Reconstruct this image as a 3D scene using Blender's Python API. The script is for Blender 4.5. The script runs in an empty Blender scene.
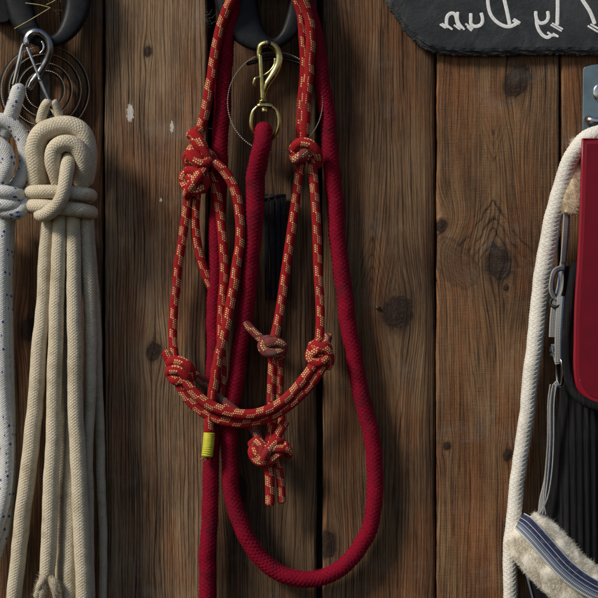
import bpy, math, random
import numpy as np
from mathutils import Vector
SC = bpy.context.scene
COL = SC.collection
D = 1600.0                       # camera distance from the wall in mm
MM = 0.001
rng = np.random.default_rng(7)
random.seed(7)

def W(px, py, d=0.0):
    """photo pixel on the wall + distance from the wall in mm -> world metres"""
    s = 1 - d / D
    return np.array([(px - 299) * s * MM, -d * MM, (299 - py) * s * MM])

# ------------------------------------------------------------------ objects
def tag(o, label=None, cat=None, group=None, kind=None):
    if label: o['label'] = label
    if cat: o['category'] = cat
    if group: o['group'] = group
    if kind: o['kind'] = kind
    return o

def empty(name, loc, label, cat, group=None):
    o = bpy.data.objects.new(name, None); COL.objects.link(o)
    o.location = Vector(loc); o.empty_display_size = 0.02
    bpy.context.view_layer.update()
    return tag(o, label, cat, group)

class MB:
    def __init__(s):
        s.v = []; s.f = []; s.uv = []; s.mi = []; s.n = 0; s.attrs = {}
    def add(s, V, F, UV=None, mi=0):
        V = np.asarray(V, float); F = np.asarray(F, int)
        s.v.append(V)
        s.f.append((F + s.n, mi))
        s.uv.append(np.zeros((len(V), 2)) if UV is None else np.asarray(UV, float))
        s.n += len(V)
    def build(s, name, mats, parent=None, smooth=True, uv_faces=None):
        V = np.concatenate(s.v); UV = np.concatenate(s.uv)
        me = bpy.data.meshes.new(name)
        loops = []; starts = []; mi = []; tot = 0
        for F, m in s.f:
            k = F.shape[1]
            loops.append(F.ravel()); starts.append(tot + np.arange(len(F)) * k)
            mi.append(np.full(len(F), m)); tot += F.size
        loops = np.concatenate(loops); starts = np.concatenate(starts); mi = np.concatenate(mi)
        off = np.zeros(3)
        if parent is not None:
            off = np.array(parent_loc(parent))
        else:
            off = V.mean(0)
        me.vertices.add(len(V)); me.vertices.foreach_set('co', (V - off).ravel())
        me.loops.add(len(loops)); me.loops.foreach_set('vertex_index', loops)
        me.polygons.add(len(starts)); me.polygons.foreach_set('loop_start', starts)
        me.polygons.foreach_set('material_index', mi)
        me.polygons.foreach_set('use_smooth', np.full(len(starts), smooth))
        l = me.uv_layers.new(name='UVMap')
        U = UV[loops].copy()
        # seam fix: u wraps 0..1 around tubes
        fs = np.append(starts, len(loops))
        cnt = np.diff(fs)
        fid = np.repeat(np.arange(len(starts)), cnt)
        mx = np.full(len(starts), -1e9); np.maximum.at(mx, fid, U[:, 0])
        mn = np.full(len(starts), 1e9); np.minimum.at(mn, fid, U[:, 0])
        wrap = (mx - mn)[fid] > 0.5
        U[wrap & (U[:, 0] < 0.5), 0] += 1
        l.data.foreach_set('uv', U.ravel())
        for k, a in s.attrs.items():
            at = me.attributes.new(k, 'FLOAT', 'POINT'); at.data.foreach_set('value', np.asarray(a, float))
        me.update(calc_edges=True); me.validate()
        for m in (mats if isinstance(mats, (list, tuple)) else [mats]): me.materials.append(m)
        o = bpy.data.objects.new(name, me); COL.objects.link(o)
        if parent is not None: o.parent = parent
        else: o.location = Vector(off)
        return o

def parent_loc(p):
    L = np.array(p.location)
    while p.parent is not None:
        p = p.parent; L = L + np.array(p.location)
    return L

# ------------------------------------------------------------------ curves
def spline(P, step):
    """centripetal-ish Catmull-Rom through P (k,3), resampled to even step"""
    P = np.asarray(P, float)
    if len(P) == 2:
        P = np.array([P[0], P[0] * .67 + P[1] * .33, P[0] * .33 + P[1] * .67, P[1]])
    Q = np.vstack([2 * P[0] - P[1], P, 2 * P[-1] - P[-2]])
    out = []
    for i in range(1, len(Q) - 2):
        p0, p1, p2, p3 = Q[i - 1:i + 3]
        t0 = 0; t1 = t0 + max(np.linalg.norm(p1 - p0), 1e-6) ** .5
        t2 = t1 + max(np.linalg.norm(p2 - p1), 1e-6) ** .5; t3 = t2 + max(np.linalg.norm(p3 - p2), 1e-6) ** .5
        t = np.linspace(t1, t2, 24, endpoint=False)[:, None]
        A1 = (t1 - t) / (t1 - t0) * p0 + (t - t0) / (t1 - t0) * p1
        A2 = (t2 - t) / (t2 - t1) * p1 + (t - t1) / (t2 - t1) * p2
        A3 = (t3 - t) / (t3 - t2) * p2 + (t - t2) / (t3 - t2) * p3
        B1 = (t2 - t) / (t2 - t0) * A1 + (t - t0) / (t2 - t0) * A2
        B2 = (t3 - t) / (t3 - t1) * A2 + (t - t1) / (t3 - t1) * A3
        out.append((t2 - t) / (t2 - t1) * B1 + (t - t1) / (t2 - t1) * B2)
    out = np.vstack(out + [P[-1:]])
    s = np.concatenate([[0], np.cumsum(np.linalg.norm(np.diff(out, axis=0), axis=1))])
    n = max(int(s[-1] / step), 3)
    ss = np.linspace(0, s[-1], n + 1)
    R = np.stack([np.interp(ss, s, out[:, k]) for k in range(3)], 1)
    R[1:-1] = (R[:-2] + 2 * R[1:-1] + R[2:]) / 4
    return R, ss, s[-1]

def frames(R, up=(0, -1, 0)):
    T = np.gradient(R, axis=0); T /= np.linalg.norm(T, axis=1)[:, None] + 1e-12
    N = np.zeros_like(T)
    n = np.array(up, float); n -= T[0] * n.dot(T[0])
    if np.linalg.norm(n) < 1e-3: n = np.array([1., 0, 0]) - T[0] * T[0][0]
    n /= np.linalg.norm(n)
    for i in range(len(T)):
        n = n - T[i] * n.dot(T[i]); n /= np.linalg.norm(n); N[i] = n
    return T, N, np.cross(T, N)

def braid(u, v, N, p, lo=0.0):
    a = N * u + v / p; b = N * u - v / p
    fa = a - np.floor(a); fb = b - np.floor(b)
    par = (np.floor(a) + np.floor(b)) % 2
    sa = np.sin(np.pi * fa); sb = np.sin(np.pi * fb)
    h = np.where(par > .5, np.abs(sa) ** .8 * np.abs(sb) ** .35, np.abs(sa) ** .35 * np.abs(sb) ** .8)
    return h

def wob(s, amp, scale, seed):
    r = np.random.default_rng(seed)
    out = np.zeros_like(s)
    for k in range(4):
        out += math.cos(r.random() * 6) * 0 + amp / (k + 1) * np.sin(s / scale * (k + 1) * (.8 + .4 * r.random()) * 6.28 + r.random() * 6.28)
    return out

def tube(mb, pts, r, nu=20, step=0.8, N=0, p=3.0, amp=0.0, fuzz=None, rad=None, capr=0.7, flat=1.0, seed=0, mi=0, world=False, v0=0.0, wobble=0.0, twist=0.0, up=(0, -1, 0), tuft=0):
    """pts: (px,py,d[,rscale]) list, r in mm."""
    pts = [tuple(q) for q in pts]
    P = np.array([W(*q[:3]) if not world else q[:3] for q in pts])
    R, s, L = spline(P, step * MM)
    if wobble:
        R[:, 0] += wob(s, wobble * MM, .09, seed + 11); R[:, 1] += wob(s, wobble * MM * .5, .07, seed + 12)
    T, Nn, B = frames(R, up)
    rs = np.full(len(R), r * MM)
    if len(pts[0]) > 3:
        d = np.concatenate([[0], np.cumsum(np.linalg.norm(np.diff(P, axis=0), axis=1))]); d = d / d[-1] * L
        rs = rs * np.interp(s, d, [q[3] for q in pts])
    rs = rs * (1 + wob(s, .008, .05, seed))
    u = np.arange(nu) / nu
    UU, SS = np.meshgrid(u, s)
    vv = SS * 1000 + v0
    ut = UU + twist * vv
    h = braid(ut, vv, N, p) if N else np.zeros_like(UU)
    RR = rs[:, None] + (h - .6) * amp * MM if N else np.repeat(rs[:, None], nu, 1)
    # rounded ends
    if capr:
        e = np.minimum(s, L - s) / (r * MM * capr)
        RR = RR * np.sqrt(np.clip(1 - (1 - np.clip(e, 0, 1)) ** 2, 0.003, 1))[:, None]
    ang = 2 * np.pi * UU
    X = R[:, None, :] + RR[..., None] * (np.cos(ang)[..., None] * Nn[:, None, :] * flat + np.sin(ang)[..., None] * B[:, None, :])
    V = X.reshape(-1, 3)
    n = len(R)
    i = np.arange(n - 1)[:, None] * nu; j = np.arange(nu)[None, :]; j2 = (j + 1) % nu
    F = np.stack([i + j, i + j2, i + nu + j2, i + nu + j], -1).reshape(-1, 4)
    UV = np.stack([np.broadcast_to(UU, vv.shape).ravel(), vv.ravel()], 1)
    mb.add(V, F[:, ::-1], UV, mi)
    if fuzz:
        dens, ln, wd = fuzz       # per mm of length, length mm, width mm
        k = int(dens * L * 1000)
        rr = np.random.default_rng(seed + 99)
        ii = rr.integers(1, n - 1, k); a = rr.random(k) * 2 * np.pi
        nrm = np.cos(a)[:, None] * Nn[ii] * flat + np.sin(a)[:, None] * B[ii]
        base = R[ii] + nrm * (rs[ii] * .97)[:, None]
        uvb = np.stack([a / (2 * np.pi), s[ii] * 1000 + v0], 1)
        hairs(mb, base, nrm, T[ii], ln, wd, rr, uvb, mi)
    return R, T

def hairs(mb, base, nrm, tan, ln, wd, rr, uvb, mi=0, lay=0.9, curl=0.6, seg=3, lean=None):
    k = len(base)
    L = ln * MM * (0.4 + rr.random(k) * .9)
    side = np.cross(nrm, tan)
    r1 = rr.normal(size=(k, 1)); r2 = rr.normal(size=(k, 1))
    dirn = nrm + lay * (tan * r1 + side * r2)
    if lean is not None: dirn = dirn + lean
    dirn /= np.linalg.norm(dirn, axis=1)[:, None]
    bend = rr.normal(size=(k, 3)) * curl
    wv = np.cross(dirn, rr.normal(size=(k, 3))); wv /= np.linalg.norm(wv, axis=1)[:, None] + 1e-9
    cols = []
    for q in range(seg + 1):
        t = q / seg
        c = base + dirn * (L * t)[:, None] + bend * (L * t * t * .5)[:, None]
        w = wd * MM * .5 * (1 - .75 * t)
        cols.append(c - wv * w); cols.append(c + wv * w)
    V = np.stack(cols, 1).reshape(-1, 3)
    b = np.arange(k)[:, None] * (2 * (seg + 1))
    F = np.concatenate([b + np.array([[2 * q, 2 * q + 1, 2 * q + 3, 2 * q + 2]]) for q in range(seg)], 0)
    UV = np.repeat(uvb, 2 * (seg + 1), 0)
    mb.add(V, F, UV, mi)

def box(mb, x0, x1, y0, y1, z0, z1, mi=0):
    V = [(x, y, z) for x in (x0, x1) for y in (y0, y1) for z in (z0, z1)]
    F = [(0, 1, 3, 2), (4, 6, 7, 5), (0, 4, 5, 1), (2, 3, 7, 6), (0, 2, 6, 4), (1, 5, 7, 3)]
    mb.add(V, F, None, mi)

def plate(mb, outline, d0, d1, bev=1.0, mi=0, dfun=None, nb=4):
    """closed pixel outline extruded from wall distance d0 (back) to d1 (front) with a rounded front edge"""
    O = np.array(outline, float); n = len(O)
    c = np.roll(O, -1, 0) - np.roll(O, 1, 0); nr = np.stack([c[:, 1], -c[:, 0]], 1); nr /= np.linalg.norm(nr, axis=1)[:, None] + 1e-9
    area = .5 * np.sum(O[:, 0] * np.roll(O[:, 1], -1) - np.roll(O[:, 0], -1) * O[:, 1])
    if area < 0: nr = -nr
    rings = [(O - nr * 0, d0)]
    for k in range(nb + 1):
        a = k / nb * math.pi / 2
        rings.append((O - nr * bev * (1 - math.cos(a)), d1 - bev * (1 - math.sin(a))))
    V = []
    for P, d in rings:
        for q in P:
            dd = d + (dfun(q[0], q[1]) if dfun else 0)
            V.append(W(q[0], q[1], dd))
    m = len(rings)
    F = []
    for r_ in range(m - 1):
        for i in range(n):
            j = (i + 1) % n
            F.append((r_ * n + i, r_ * n + j, (r_ + 1) * n + j, (r_ + 1) * n + i))
    V = np.array(V)
    mb.add(V, F, None, mi)
    return V[-n:], V[:n]

def ngon(mb, loopV, mi=0):
    """fill a closed loop by ear-clipping via mathutils"""
    from mathutils.geometry import tessellate_polygon
    tri = tessellate_polygon([[Vector(v) for v in loopV]])
    mb.add(loopV, np.array(tri), None, mi)

# ------------------------------------------------------------------ node expressions
class NT:
    def __init__(s, name):
        s.m = bpy.data.materials.new(name); s.m.use_nodes = True
        s.t = s.m.node_tree; s.t.nodes.clear()
        s.out = s.t.nodes.new('ShaderNodeOutputMaterial')
        s.b = s.t.nodes.new('ShaderNodeBsdfPrincipled')
        s.t.links.new(s.b.outputs[0], s.out.inputs[0])
    def put(s, sock, v):
        if isinstance(v, E): s.t.links.new(v.s, sock)
        else: sock.default_value = v
    def math(s, op, *a):
        n = s.t.nodes.new('ShaderNodeMath'); n.operation = op
        for i, x in enumerate(a): s.put(n.inputs[i], x)
        return E(s, n.outputs[0])
    def attr(s, name):
        n = s.t.nodes.new('ShaderNodeAttribute'); n.attribute_name = name
        return E(s, n.outputs['Fac'])
    def xyz(s):
        n = s.t.nodes.new('ShaderNodeNewGeometry'); q = s.t.nodes.new('ShaderNodeSeparateXYZ')
        s.t.links.new(n.outputs['Position'], q.inputs[0])
        return [E(s, q.outputs[i]) * 1000.0 for i in range(3)]
    def uv(s):
        n = s.t.nodes.new('ShaderNodeUVMap'); q = s.t.nodes.new('ShaderNodeSeparateXYZ')
        n.uv_map = 'UVMap'
        s.t.links.new(n.outputs[0], q.inputs[0])
        return [E(s, q.outputs[i]) for i in range(2)]
    def vec(s, x, y, z=0.0):
        n = s.t.nodes.new('ShaderNodeCombineXYZ')
        for i, v in enumerate((x, y, z)): s.put(n.inputs[i], v)
        return E(s, n.outputs[0])
    def noise(s, v, scale=1.0, detail=3.0, rough=.55, dist=0.0):
        n = s.t.nodes.new('ShaderNodeTexNoise')
        s.t.links.new(v.s, n.inputs['Vector'])
        n.inputs['Scale'].default_value = scale; n.inputs['Detail'].default_value = detail
        n.inputs['Roughness'].default_value = rough; n.inputs['Distortion'].default_value = dist
        return E(s, n.outputs[0])
    def step(s, x, a, b):
        n = s.t.nodes.new('ShaderNodeMapRange'); n.interpolation_type = 'SMOOTHSTEP'
        s.put(n.inputs[0], x); s.put(n.inputs[1], a); s.put(n.inputs[2], b)
        n.inputs[3].default_value = 0; n.inputs[4].default_value = 1
        return E(s, n.outputs[0])
    def mix(s, f, a, b, mode='MIX'):
        n = s.t.nodes.new('ShaderNodeMix'); n.data_type = 'RGBA'; n.blend_type = mode
        s.put(n.inputs[0], f)
        for sock, c in ((n.inputs[6], a), (n.inputs[7], b)):
            if isinstance(c, E): s.t.links.new(c.s, sock)
            else: sock.default_value = (*c, 1)
        return E(s, n.outputs[2])
    def ramp(s, f, stops):
        n = s.t.nodes.new('ShaderNodeValToRGB'); s.put(n.inputs[0], f)
        e = n.color_ramp.elements
        while len(e) < len(stops): e.new(.5)
        for q, (p, c) in zip(e, stops): q.position = p; q.color = (*c, 1)
        return E(s, n.outputs[0])
    def bump(s, h, strength=1.0, dist=0.001):
        n = s.t.nodes.new('ShaderNodeBump'); n.inputs['Strength'].default_value = strength
        n.inputs['Distance'].default_value = dist; s.put(n.inputs['Height'], h)
        s.t.links.new(n.outputs[0], s.b.inputs['Normal'])
    def set(s, color=None, rough=None, metal=None, **kw):
        if color is not None:
            if isinstance(color, E): s.t.links.new(color.s, s.b.inputs['Base Color'])
            else: s.b.inputs['Base Color'].default_value = (*color, 1)
        if rough is not None: s.put(s.b.inputs['Roughness'], rough)
        if metal is not None: s.put(s.b.inputs['Metallic'], metal)
        for k, v in kw.items(): s.put(s.b.inputs[k.replace('_', ' ')], v)
        return s.m
class E:
    def __init__(s, nt, sock): s.nt = nt; s.s = sock
    def __add__(s, o): return s.nt.math('ADD', s, o)
    __radd__ = __add__
    def __sub__(s, o): return s.nt.math('SUBTRACT', s, o)
    def __rsub__(s, o): return s.nt.math('SUBTRACT', o, s)
    def __mul__(s, o): return s.nt.math('MULTIPLY', s, o)
    __rmul__ = __mul__
    def __truediv__(s, o): return s.nt.math('DIVIDE', s, o)
    def frac(s): return s.nt.math('FRACT', s)
    def floor(s): return s.nt.math('FLOOR', s)
    def abs(s): return s.nt.math('ABSOLUTE', s)
    def pow(s, p): return s.nt.math('POWER', s, p)
    def sqrt(s): return s.nt.math('SQRT', s)
    def mn(s, o): return s.nt.math('MINIMUM', s, o)
    def mx(s, o): return s.nt.math('MAXIMUM', s, o)
    def lt(s, o): return s.nt.math('LESS_THAN', s, o)
    def gt(s, o): return s.nt.math('GREATER_THAN', s, o)

# ------------------------------------------------------------------ materials
def wood_material():
    n = NT('weathered_wood')
    x, y, z = n.xyz()
    g = n.attr('grain'); fx = n.attr('fibre_x'); seed = n.attr('seed'); kd = n.attr('knot'); warm = n.attr('warm'); val = n.attr('tone'); paint = n.attr('paint'); rough_cut = n.attr('rough_cut')
    lowf = n.noise(n.vec(g * .05, z * .004, seed), 1, 2)
    # annual rings of uneven width
    ph = g * .155 + (lowf - .5) * 3.0
    s1 = ph.frac()
    late = n.step(s1, .55, .95) * (1.0 - n.step(s1, .95, 1.0))
    rs = n.noise(n.vec(ph.floor() * 7.3, z * .003, seed), 1, 1)
    late = late * n.step(rs, .36, .62)
    lf2 = n.noise(n.vec(fx * .03, z * .0035, seed + 2.0), 1, 2)
    ph2 = fx * .34 + (lf2 - .5) * 8.0 + (n.noise(n.vec(fx * .3, z * .007, seed), 1, 2) - .5) * .45
    s2 = ph2.frac()
    late2 = n.step(s2, .45, .88) * (1.0 - n.step(s2, .90, 1.0)) * (n.step(n.noise(n.vec(ph2.floor() * 3.1, z * .004, seed), 1, 1), .34, .62) * .8 + .2)
    fib = n.noise(n.vec(fx * .95, z * .012, seed), 1, 5, .72)
    fine = n.noise(n.vec(fx * 2.6, z * .05, seed + 9.0), 1, 4, .78)
    streak = n.noise(n.vec(fx * .25, z * .006, seed + 3.0), 1, 3, .6)
    patch = n.noise(n.vec(x * .016, z * .008, seed), 1, 4, .6)
    am = n.attr('arch_mask'); ap = (n.attr('arch') * .075 + (n.noise(n.vec(x * .09, z * .06, 4.0), 1, 3) - .5) * 1.3).frac()
    arch = n.step(ap, .5, .88) * (1.0 - n.step(ap, .90, 1.0)) * am * (n.step(n.noise(n.vec(x * .05, z * .05, 14.0), 1, 2), .3, .6) * .75 + .25)
    crack = n.step(n.noise(n.vec(fx * .55, z * .007, seed + 21.0), 1, 2, .5), .655, .70)
    crack = crack * n.step(n.noise(n.vec(x * .03, z * .01, seed + 5.0), 1, 1), .42, .55)
    t = .60 + (fib - .5) * 1.0 + (fine - .5) * 1.35 + (streak - .5) * .75 - late * .07 - late2 * (.50 - warm * .24) - arch * .42 + (patch - .5) * .9
    grey = n.ramp(t, [(.05, (.022, .016, .011)), (.30, (.084, .051, .029)), (.50, (.168, .107, .061)), (.74, (.270, .182, .108)), (1., (.34, .28, .21))])
    brown = n.ramp(t, [(.05, (.020, .010, .0045)), (.30, (.074, .036, .016)), (.50, (.150, .078, .034)), (.74, (.240, .132, .060)), (1., (.34, .21, .11))])
    c = n.mix(warm, grey, brown)
    hue = n.noise(n.vec(x * .022, z * .006, seed + 40.0), 1, 3, .6)
    c = n.mix(n.step(hue, .42, .64) * .7, c, n.mix(1.0, c, (1.05, .70, .50), 'MULTIPLY'))
    c = n.mix(n.step(hue, .50, .30) * .0 + n.step(.5 - hue, .05, .2) * .35, c, n.mix(1.0, c, (1.25, 1.2, 1.12), 'MULTIPLY'))
    # knots: ringed dark heart
    kr = ((kd * 9.0) + (n.noise(n.vec(x * .25, z * .25, seed), 1, 3) - .5) * 3.0).frac()
    kc = n.mix(n.step(kr, .2, .9), (.034, .016, .008), (.006, .0035, .002))
    kn = n.noise(n.vec(x * .16, z * .16, seed), 1, 3)
    km = n.step(kd + (kn - .5) * .35, .38, .52) * .9
    halo = n.step(kd + (kn - .5) * .25, .02, .45) * .6
    c = n.mix(halo, c, n.mix(.75, c, (.020, .010, .005)))
    c = n.mix(km, c, kc)
    spk = n.attr('spike') + (n.noise(n.vec(x * .09, z * .09, 5.0), 1, 4, .65) - .5) * .75
    dg = x * .8 - z * .6; dl = x * .6 + z * .8
    sn = n.noise(n.vec(dg * .05, dl * .6, 2.0), 1, 4, .7)
    c = n.mix(n.step(spk, .42, .60) * .6, c, n.ramp(sn, [(.3, (.030, .014, .008)), (.5, (.110, .055, .030)), (.75, (.20, .115, .065))]))
    c = n.mix(n.step(spk, .30, .42) * (1.0 - n.step(spk, .46, .60)) * .35, c, (.014, .008, .005))
    c = n.mix(crack * .85, c, (.008, .006, .005))
    # lime and dust specks
    sp = n.step(n.noise(n.vec(x * .7, z * .45, 3.0), 1, 3, .7), .64, .70)
    c = n.mix(sp * .35, c, (.30, .28, .24))
    sm = n.noise(n.vec(x * .012, z * .02, 8.0), 1, 5, .7)
    c = n.mix(n.step(sm, .52, .75) * .22, c, (.28, .26, .23))
    pm = n.step(paint + (n.noise(n.vec(x * .55, z * .3, 1.0), 1, 3, .7) - .5) * 1.1, .5, .62)
    c = n.mix(pm * .85, c, (.62, .60, .55))
    c = n.mix(1.0, c, n.vec(val, val, val), 'MULTIPLY')
    saw = n.noise(n.vec(x * .07, z * .75, seed), 1, 3, .6)
    h = fib * .6 + fine * .6 + late * .08 + late2 * .45 - crack * 1.3 + saw * rough_cut * 1.3 + streak * .5 + pm * .3 - km * (1.0 - kr) * .3
    n.bump(h, .9, .0011)
    return n.set(c, n.step(t, -.6, 1.9) * .2 + .66, Specular_IOR_Level=.28)

def fabric(name, base, alt, N, p, amount=.35, dots=None, dirt=(.12, .10, .08), dirt_amt=.25, sheen=0.0, fibre=1.0, twist=0.0, hb=.8):
    n = NT(name)
    u, v = n.uv(); x, y, z = n.xyz()
    pos = n.vec(x, y, z)
    n1 = n.noise(pos, .9, 3, .7); n2 = n.noise(pos, .035, 4, .6); n3 = n.noise(pos, .16, 2, .5)
    c = n.mix(n.step(n1, .3, .72), alt, base)
    h = n1 * .5 * fibre
    if N:
        ut = u + twist * v if twist else u
        a = ut * float(N) + v / p; b = ut * float(N) - v / p
        fa = (a.frac() - .5).abs() * 2.0; fb = (b.frac() - .5).abs() * 2.0
        gap = n.step(fa.mx(fb), .72, 1.0)
        # yarn threads running inside each strand
        par = (((a.floor() + b.floor()) * .5).frac()).gt(.25)
        th = ((a * par + b * (1.0 - par)) * 3.0).frac()
        thr = (th - .5).abs() * 2.0
        h = h + ((1.0 - fa * fa) * (1.0 - fb * fb))* hb + (1.0 - thr) * .25 * hb
        c = n.mix(gap * amount, c, tuple(q * .6 for q in base))
    if dots: c = dots(n, u, v, c)
    dm = n.step(n2 * .7 + n3 * .3, .48, .68) * dirt_amt
    c = n.mix(dm, c, dirt)
    n.bump(h, .9, .0006 if p < 2.5 else .0010)
    return n.set(c, .92, Specular_IOR_Level=.12, Sheen_Weight=sheen, Sheen_Roughness=.5)

def yellow_ticks(n, u, v, c):
    # pale yellow tracer yarns: checks in staggered rows, in blocks that climb round the cord
    U = u * 12.0 + .5
    V = v / 2.1 + U.floor() * .5 + n.noise(n.vec(u * 3.0, v * .12, 0.0), 1, 1) * .5; row = V.floor()
    du = (U.frac() - .5).abs(); dv = (V.frac() - .5).abs()
    dot = du.lt(.34) * dv.lt(.30)
    vq = row * 2.1; uc = U.floor() / 12.0
    A = ((vq / 20.5 + uc * .0) + (n.noise(n.vec(0.0, v * .02, 2.0), 1, 0) - .5) * .5).frac().lt(.46)
    B = (uc * 2.0 + vq / 900.0 + .30).frac().lt(.70)
    return n.mix(dot * A * B * .95, c, n.mix(n.noise(n.vec(u * 40.0, v, 0.0), 1, 2), (.92, .68, .33), (.76, .48, .21)))

def blue_ticks(n, u, v, c):
    V = v / 4.4; row = V.floor()
    U = u * 9.0 + (row * .5).frac()
    du = (U.frac() - .5).abs(); dv = (V.frac() - .5).abs()
    dot = (du * 1.3 + dv).lt(.42)
    r = n.noise(n.vec(U.floor() * 3.7, row * 5.3, 0.0), 1, 0)
    return n.mix(dot * r.gt(.635) * .95, c, (.018, .065, .30))

M = {}
M['wood'] = wood_material()
def simple(name, col, rough=.5, metal=0., bump=0., scale=.5, var=None, bd=.0004, **kw):
    n = NT(name); x, y, z = n.xyz(); pos = n.vec(x, y, z)
    q = n.noise(pos, scale, 5, .65)
    c = n.mix(n.step(q, .35, .7), col, var or tuple(k * .7 for k in col))
    if bump: n.bump(n.noise(pos, scale * 3, 4, .6) + q * 2.0, bump, bd)
    return n.set(c, (q - .5) * .5 + rough, metal, **kw)
M['backing'] = simple('dark_backing', (.012, .010, .009), .95)
M['cream'] = fabric('cream_cotton_braid', (.76, .68, .52), (.62, .53, .385), 12, 2.8, .12, dirt=(.36, .28, .17), dirt_amt=.5)
M['white'] = fabric('white_plaited_rope', (.84, .81, .74), (.70, .67, .60), 6, 4.8, .1, dirt=(.42, .36, .27), dirt_amt=.35)
M['blue'] = fabric('white_blue_fleck_braid', (.76, .76, .73), (.58, .58, .56), 13, 2.1, .35, blue_ticks, dirt=(.20, .18, .16), dirt_amt=.3)
M['halter'] = fabric('red_yellow_fleck_cord', (.44, .019, .023), (.31, .012, .016), 13, 1.6, .18, yellow_ticks, dirt=(.13, .09, .085), dirt_amt=.28)
M['halter_worn'] = fabric('worn_grey_red_cord', (.27, .035, .035), (.18, .05, .048), 13, 1.6, .18, yellow_ticks, dirt=(.17, .125, .115), dirt_amt=.75)
M['lead'] = fabric('crimson_felted_braid', (.36, .006, .031), (.16, .004, .016), 7, 4.2, .6, dirt=(.07, .012, .02), dirt_amt=.6, fibre=2.3, hb=.7)
M['tape'] = simple('lime_yellow_tape', (.62, .60, .04), .45, bump=.3, scale=.2, var=(.50, .46, .03))
M['brass'] = simple('brass_metal', (.62, .52, .22), .24, 1., bump=.12, scale=.12, var=(.40, .33, .13))
M['steel'] = simple('polished_steel', (.72, .72, .74), .2, 1., bump=.08, scale=.1, var=(.5, .5, .52))
M['greysteel'] = simple('worn_grey_steel', (.34, .34, .36), .32, 1., bump=.1, scale=.1, var=(.2, .2, .21))
M['darksteel'] = simple('dark_spring_steel', (.06, .055, .05), .45, .9, bump=.2, scale=.3)
M['tooth'] = simple('bare_steel_tooth', (.42, .39, .33), .5, .25)
M['plastic'] = simple('black_moulded_plastic', (.004, .0045, .006), .5, 0, bump=.3, scale=.05, var=(.010, .011, .014), Specular_IOR_Level=.22)
M['rubber'] = simple('dull_black_rubber', (.012, .012, .014), .8, 0, bump=.3, scale=.12, var=(.022, .022, .026), Specular_IOR_Level=.15)
M['galv'] = simple('galvanised_plate', (.20, .27, .31), .42, .55, bump=.15, scale=.035, var=(.13, .185, .22))
M['straw'] = simple('dry_straw', (.55, .42, .16), .7)
M['cobweb'] = simple('dusty_cobweb', (.30, .29, .28), .9)
M['rust'] = simple('rusty_nail_steel', (.10, .08, .07), .6, .5, bump=.3)

def slate_mat():
    n = NT('black_slate'); x, y, z = n.xyz(); pos = n.vec(x, y, z)
    a = n.noise(pos, .03, 6, .65, .6); b = n.noise(n.vec(x * .5, y, z * .7), .6, 4, .7); e = n.noise(pos, .008, 3)
    c = n.mix(n.step(a, .35, .7), (.015, .017, .020), (.040, .043, .047))
    c = n.mix(n.step(b, .62, .8) * .35, c, (.13, .13, .13))
    c = n.mix(n.step(e, .5, .7) * .25, c, (.09, .09, .09))
    n.bump(a * 2.0 + b * .35, .6, .0016)
    return n.set(c, .62, Specular_IOR_Level=.4)
M['slate'] = slate_mat()
def chalk():
    n = NT('chalk_marker'); x, y, z = n.xyz(); pos = n.vec(x, y, z)
    c = n.mix(n.step(n.noise(pos, .8, 3, .7), .36, .6), (.68, .68, .67), (.90, .90, .89))
    return n.set(c, .85)
M['chalk'] = chalk()
def redm():
    n = NT('red_painted_metal'); x, y, z = n.xyz(); pos = n.vec(x, y, z)
    a = n.noise(pos, .02, 4, .6); s = n.noise(pos, .28, 3, .6)
    c = n.mix(n.step(a, .3, .7), (.26, .004, .018), (.21, .004, .015))
    c = n.mix(n.step(s, .73, .75), c, (.50, .33, .28))
    n.bump(a * 1.0 + s * .1, .25, .0006)
    return n.set(c, .34 + 0 * a if False else (a - .5) * .3 + .36, Specular_IOR_Level=.4)
M['red'] = redm()
M['red_shaded'] = simple('scuffed_red_shaded_front', (.17, .006, .016), .45, 0, bump=.2, scale=.06, var=(.14, .005, .013), Specular_IOR_Level=.2)  # red of the case front, its shade away from the sun put into the colour
def blackcloth():
    n = NT('black_ribbed_cloth'); x, y, z = n.xyz(); pos = n.vec(x, y, z)
    a = n.noise(n.vec(x * .55, y * .1, z * .012), 1, 3, .6); f = n.noise(pos, 1.2, 3, .7); q = n.noise(pos, .02, 4, .6)
    c = n.mix(n.step(a, .4, .7), (.006, .006, .007), (.014, .0135, .015))
    c = n.mix(n.step(q, .5, .75) * .35, c, (.055, .05, .045))
    c = n.mix(n.step(n.noise(pos, .5, 3, .7), .70, .75) * .4, c, (.25, .24, .22))
    n.bump(a * 1.5 + f * .3, .8, .0012)
    return n.set(c, .8, Specular_IOR_Level=.12)
M['cloth'] = blackcloth()
def fleece_mat(nm, a, b):
    n = NT(nm); x, y, z = n.xyz(); pos = n.vec(x, y, z)
    q = n.noise(pos, .06, 4, .65)
    c = n.mix(n.step(q, .35, .68), a, b)
    c = n.mix(n.noise(pos, .5, 2) * .4, c, tuple(k * .85 for k in a))
    return n.set(c, .9, Specular_IOR_Level=.12, Sheen_Weight=.3, Subsurface_Weight=0.0)
M['fleece'] = fleece_mat('cream_sheepskin', (.92, .88, .78), (.86, .79, .65))
M['fleece_dark'] = fleece_mat('tan_sheepskin', (.76, .66, .50), (.64, .52, .36))
def webbing(nm, stops, w):
    """woven tape: u across (0..1), v along in mm"""
    n = NT(nm); u, v = n.uv(); x, y, z = n.xyz()
    c = n.ramp(u, stops)
    n.t.nodes[-1].color_ramp.interpolation = 'CONSTANT'
    rib = ((v / 1.5).frac() - .5).abs() * 2.0
    warp = ((u * w).frac() - .5).abs() * 2.0
    c = n.mix((1.0 - rib) * .25, c, (.10, .10, .12))
    c = n.mix(n.step(n.noise(n.vec(x, y, z), .25, 3), .5, .75) * .3, c, (.30, .27, .22))
    n.bump(rib * .6 + warp * .4, .7, .0005)
    return n.set(c, .8, Specular_IOR_Level=.25, Sheen_Weight=.1)
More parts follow.
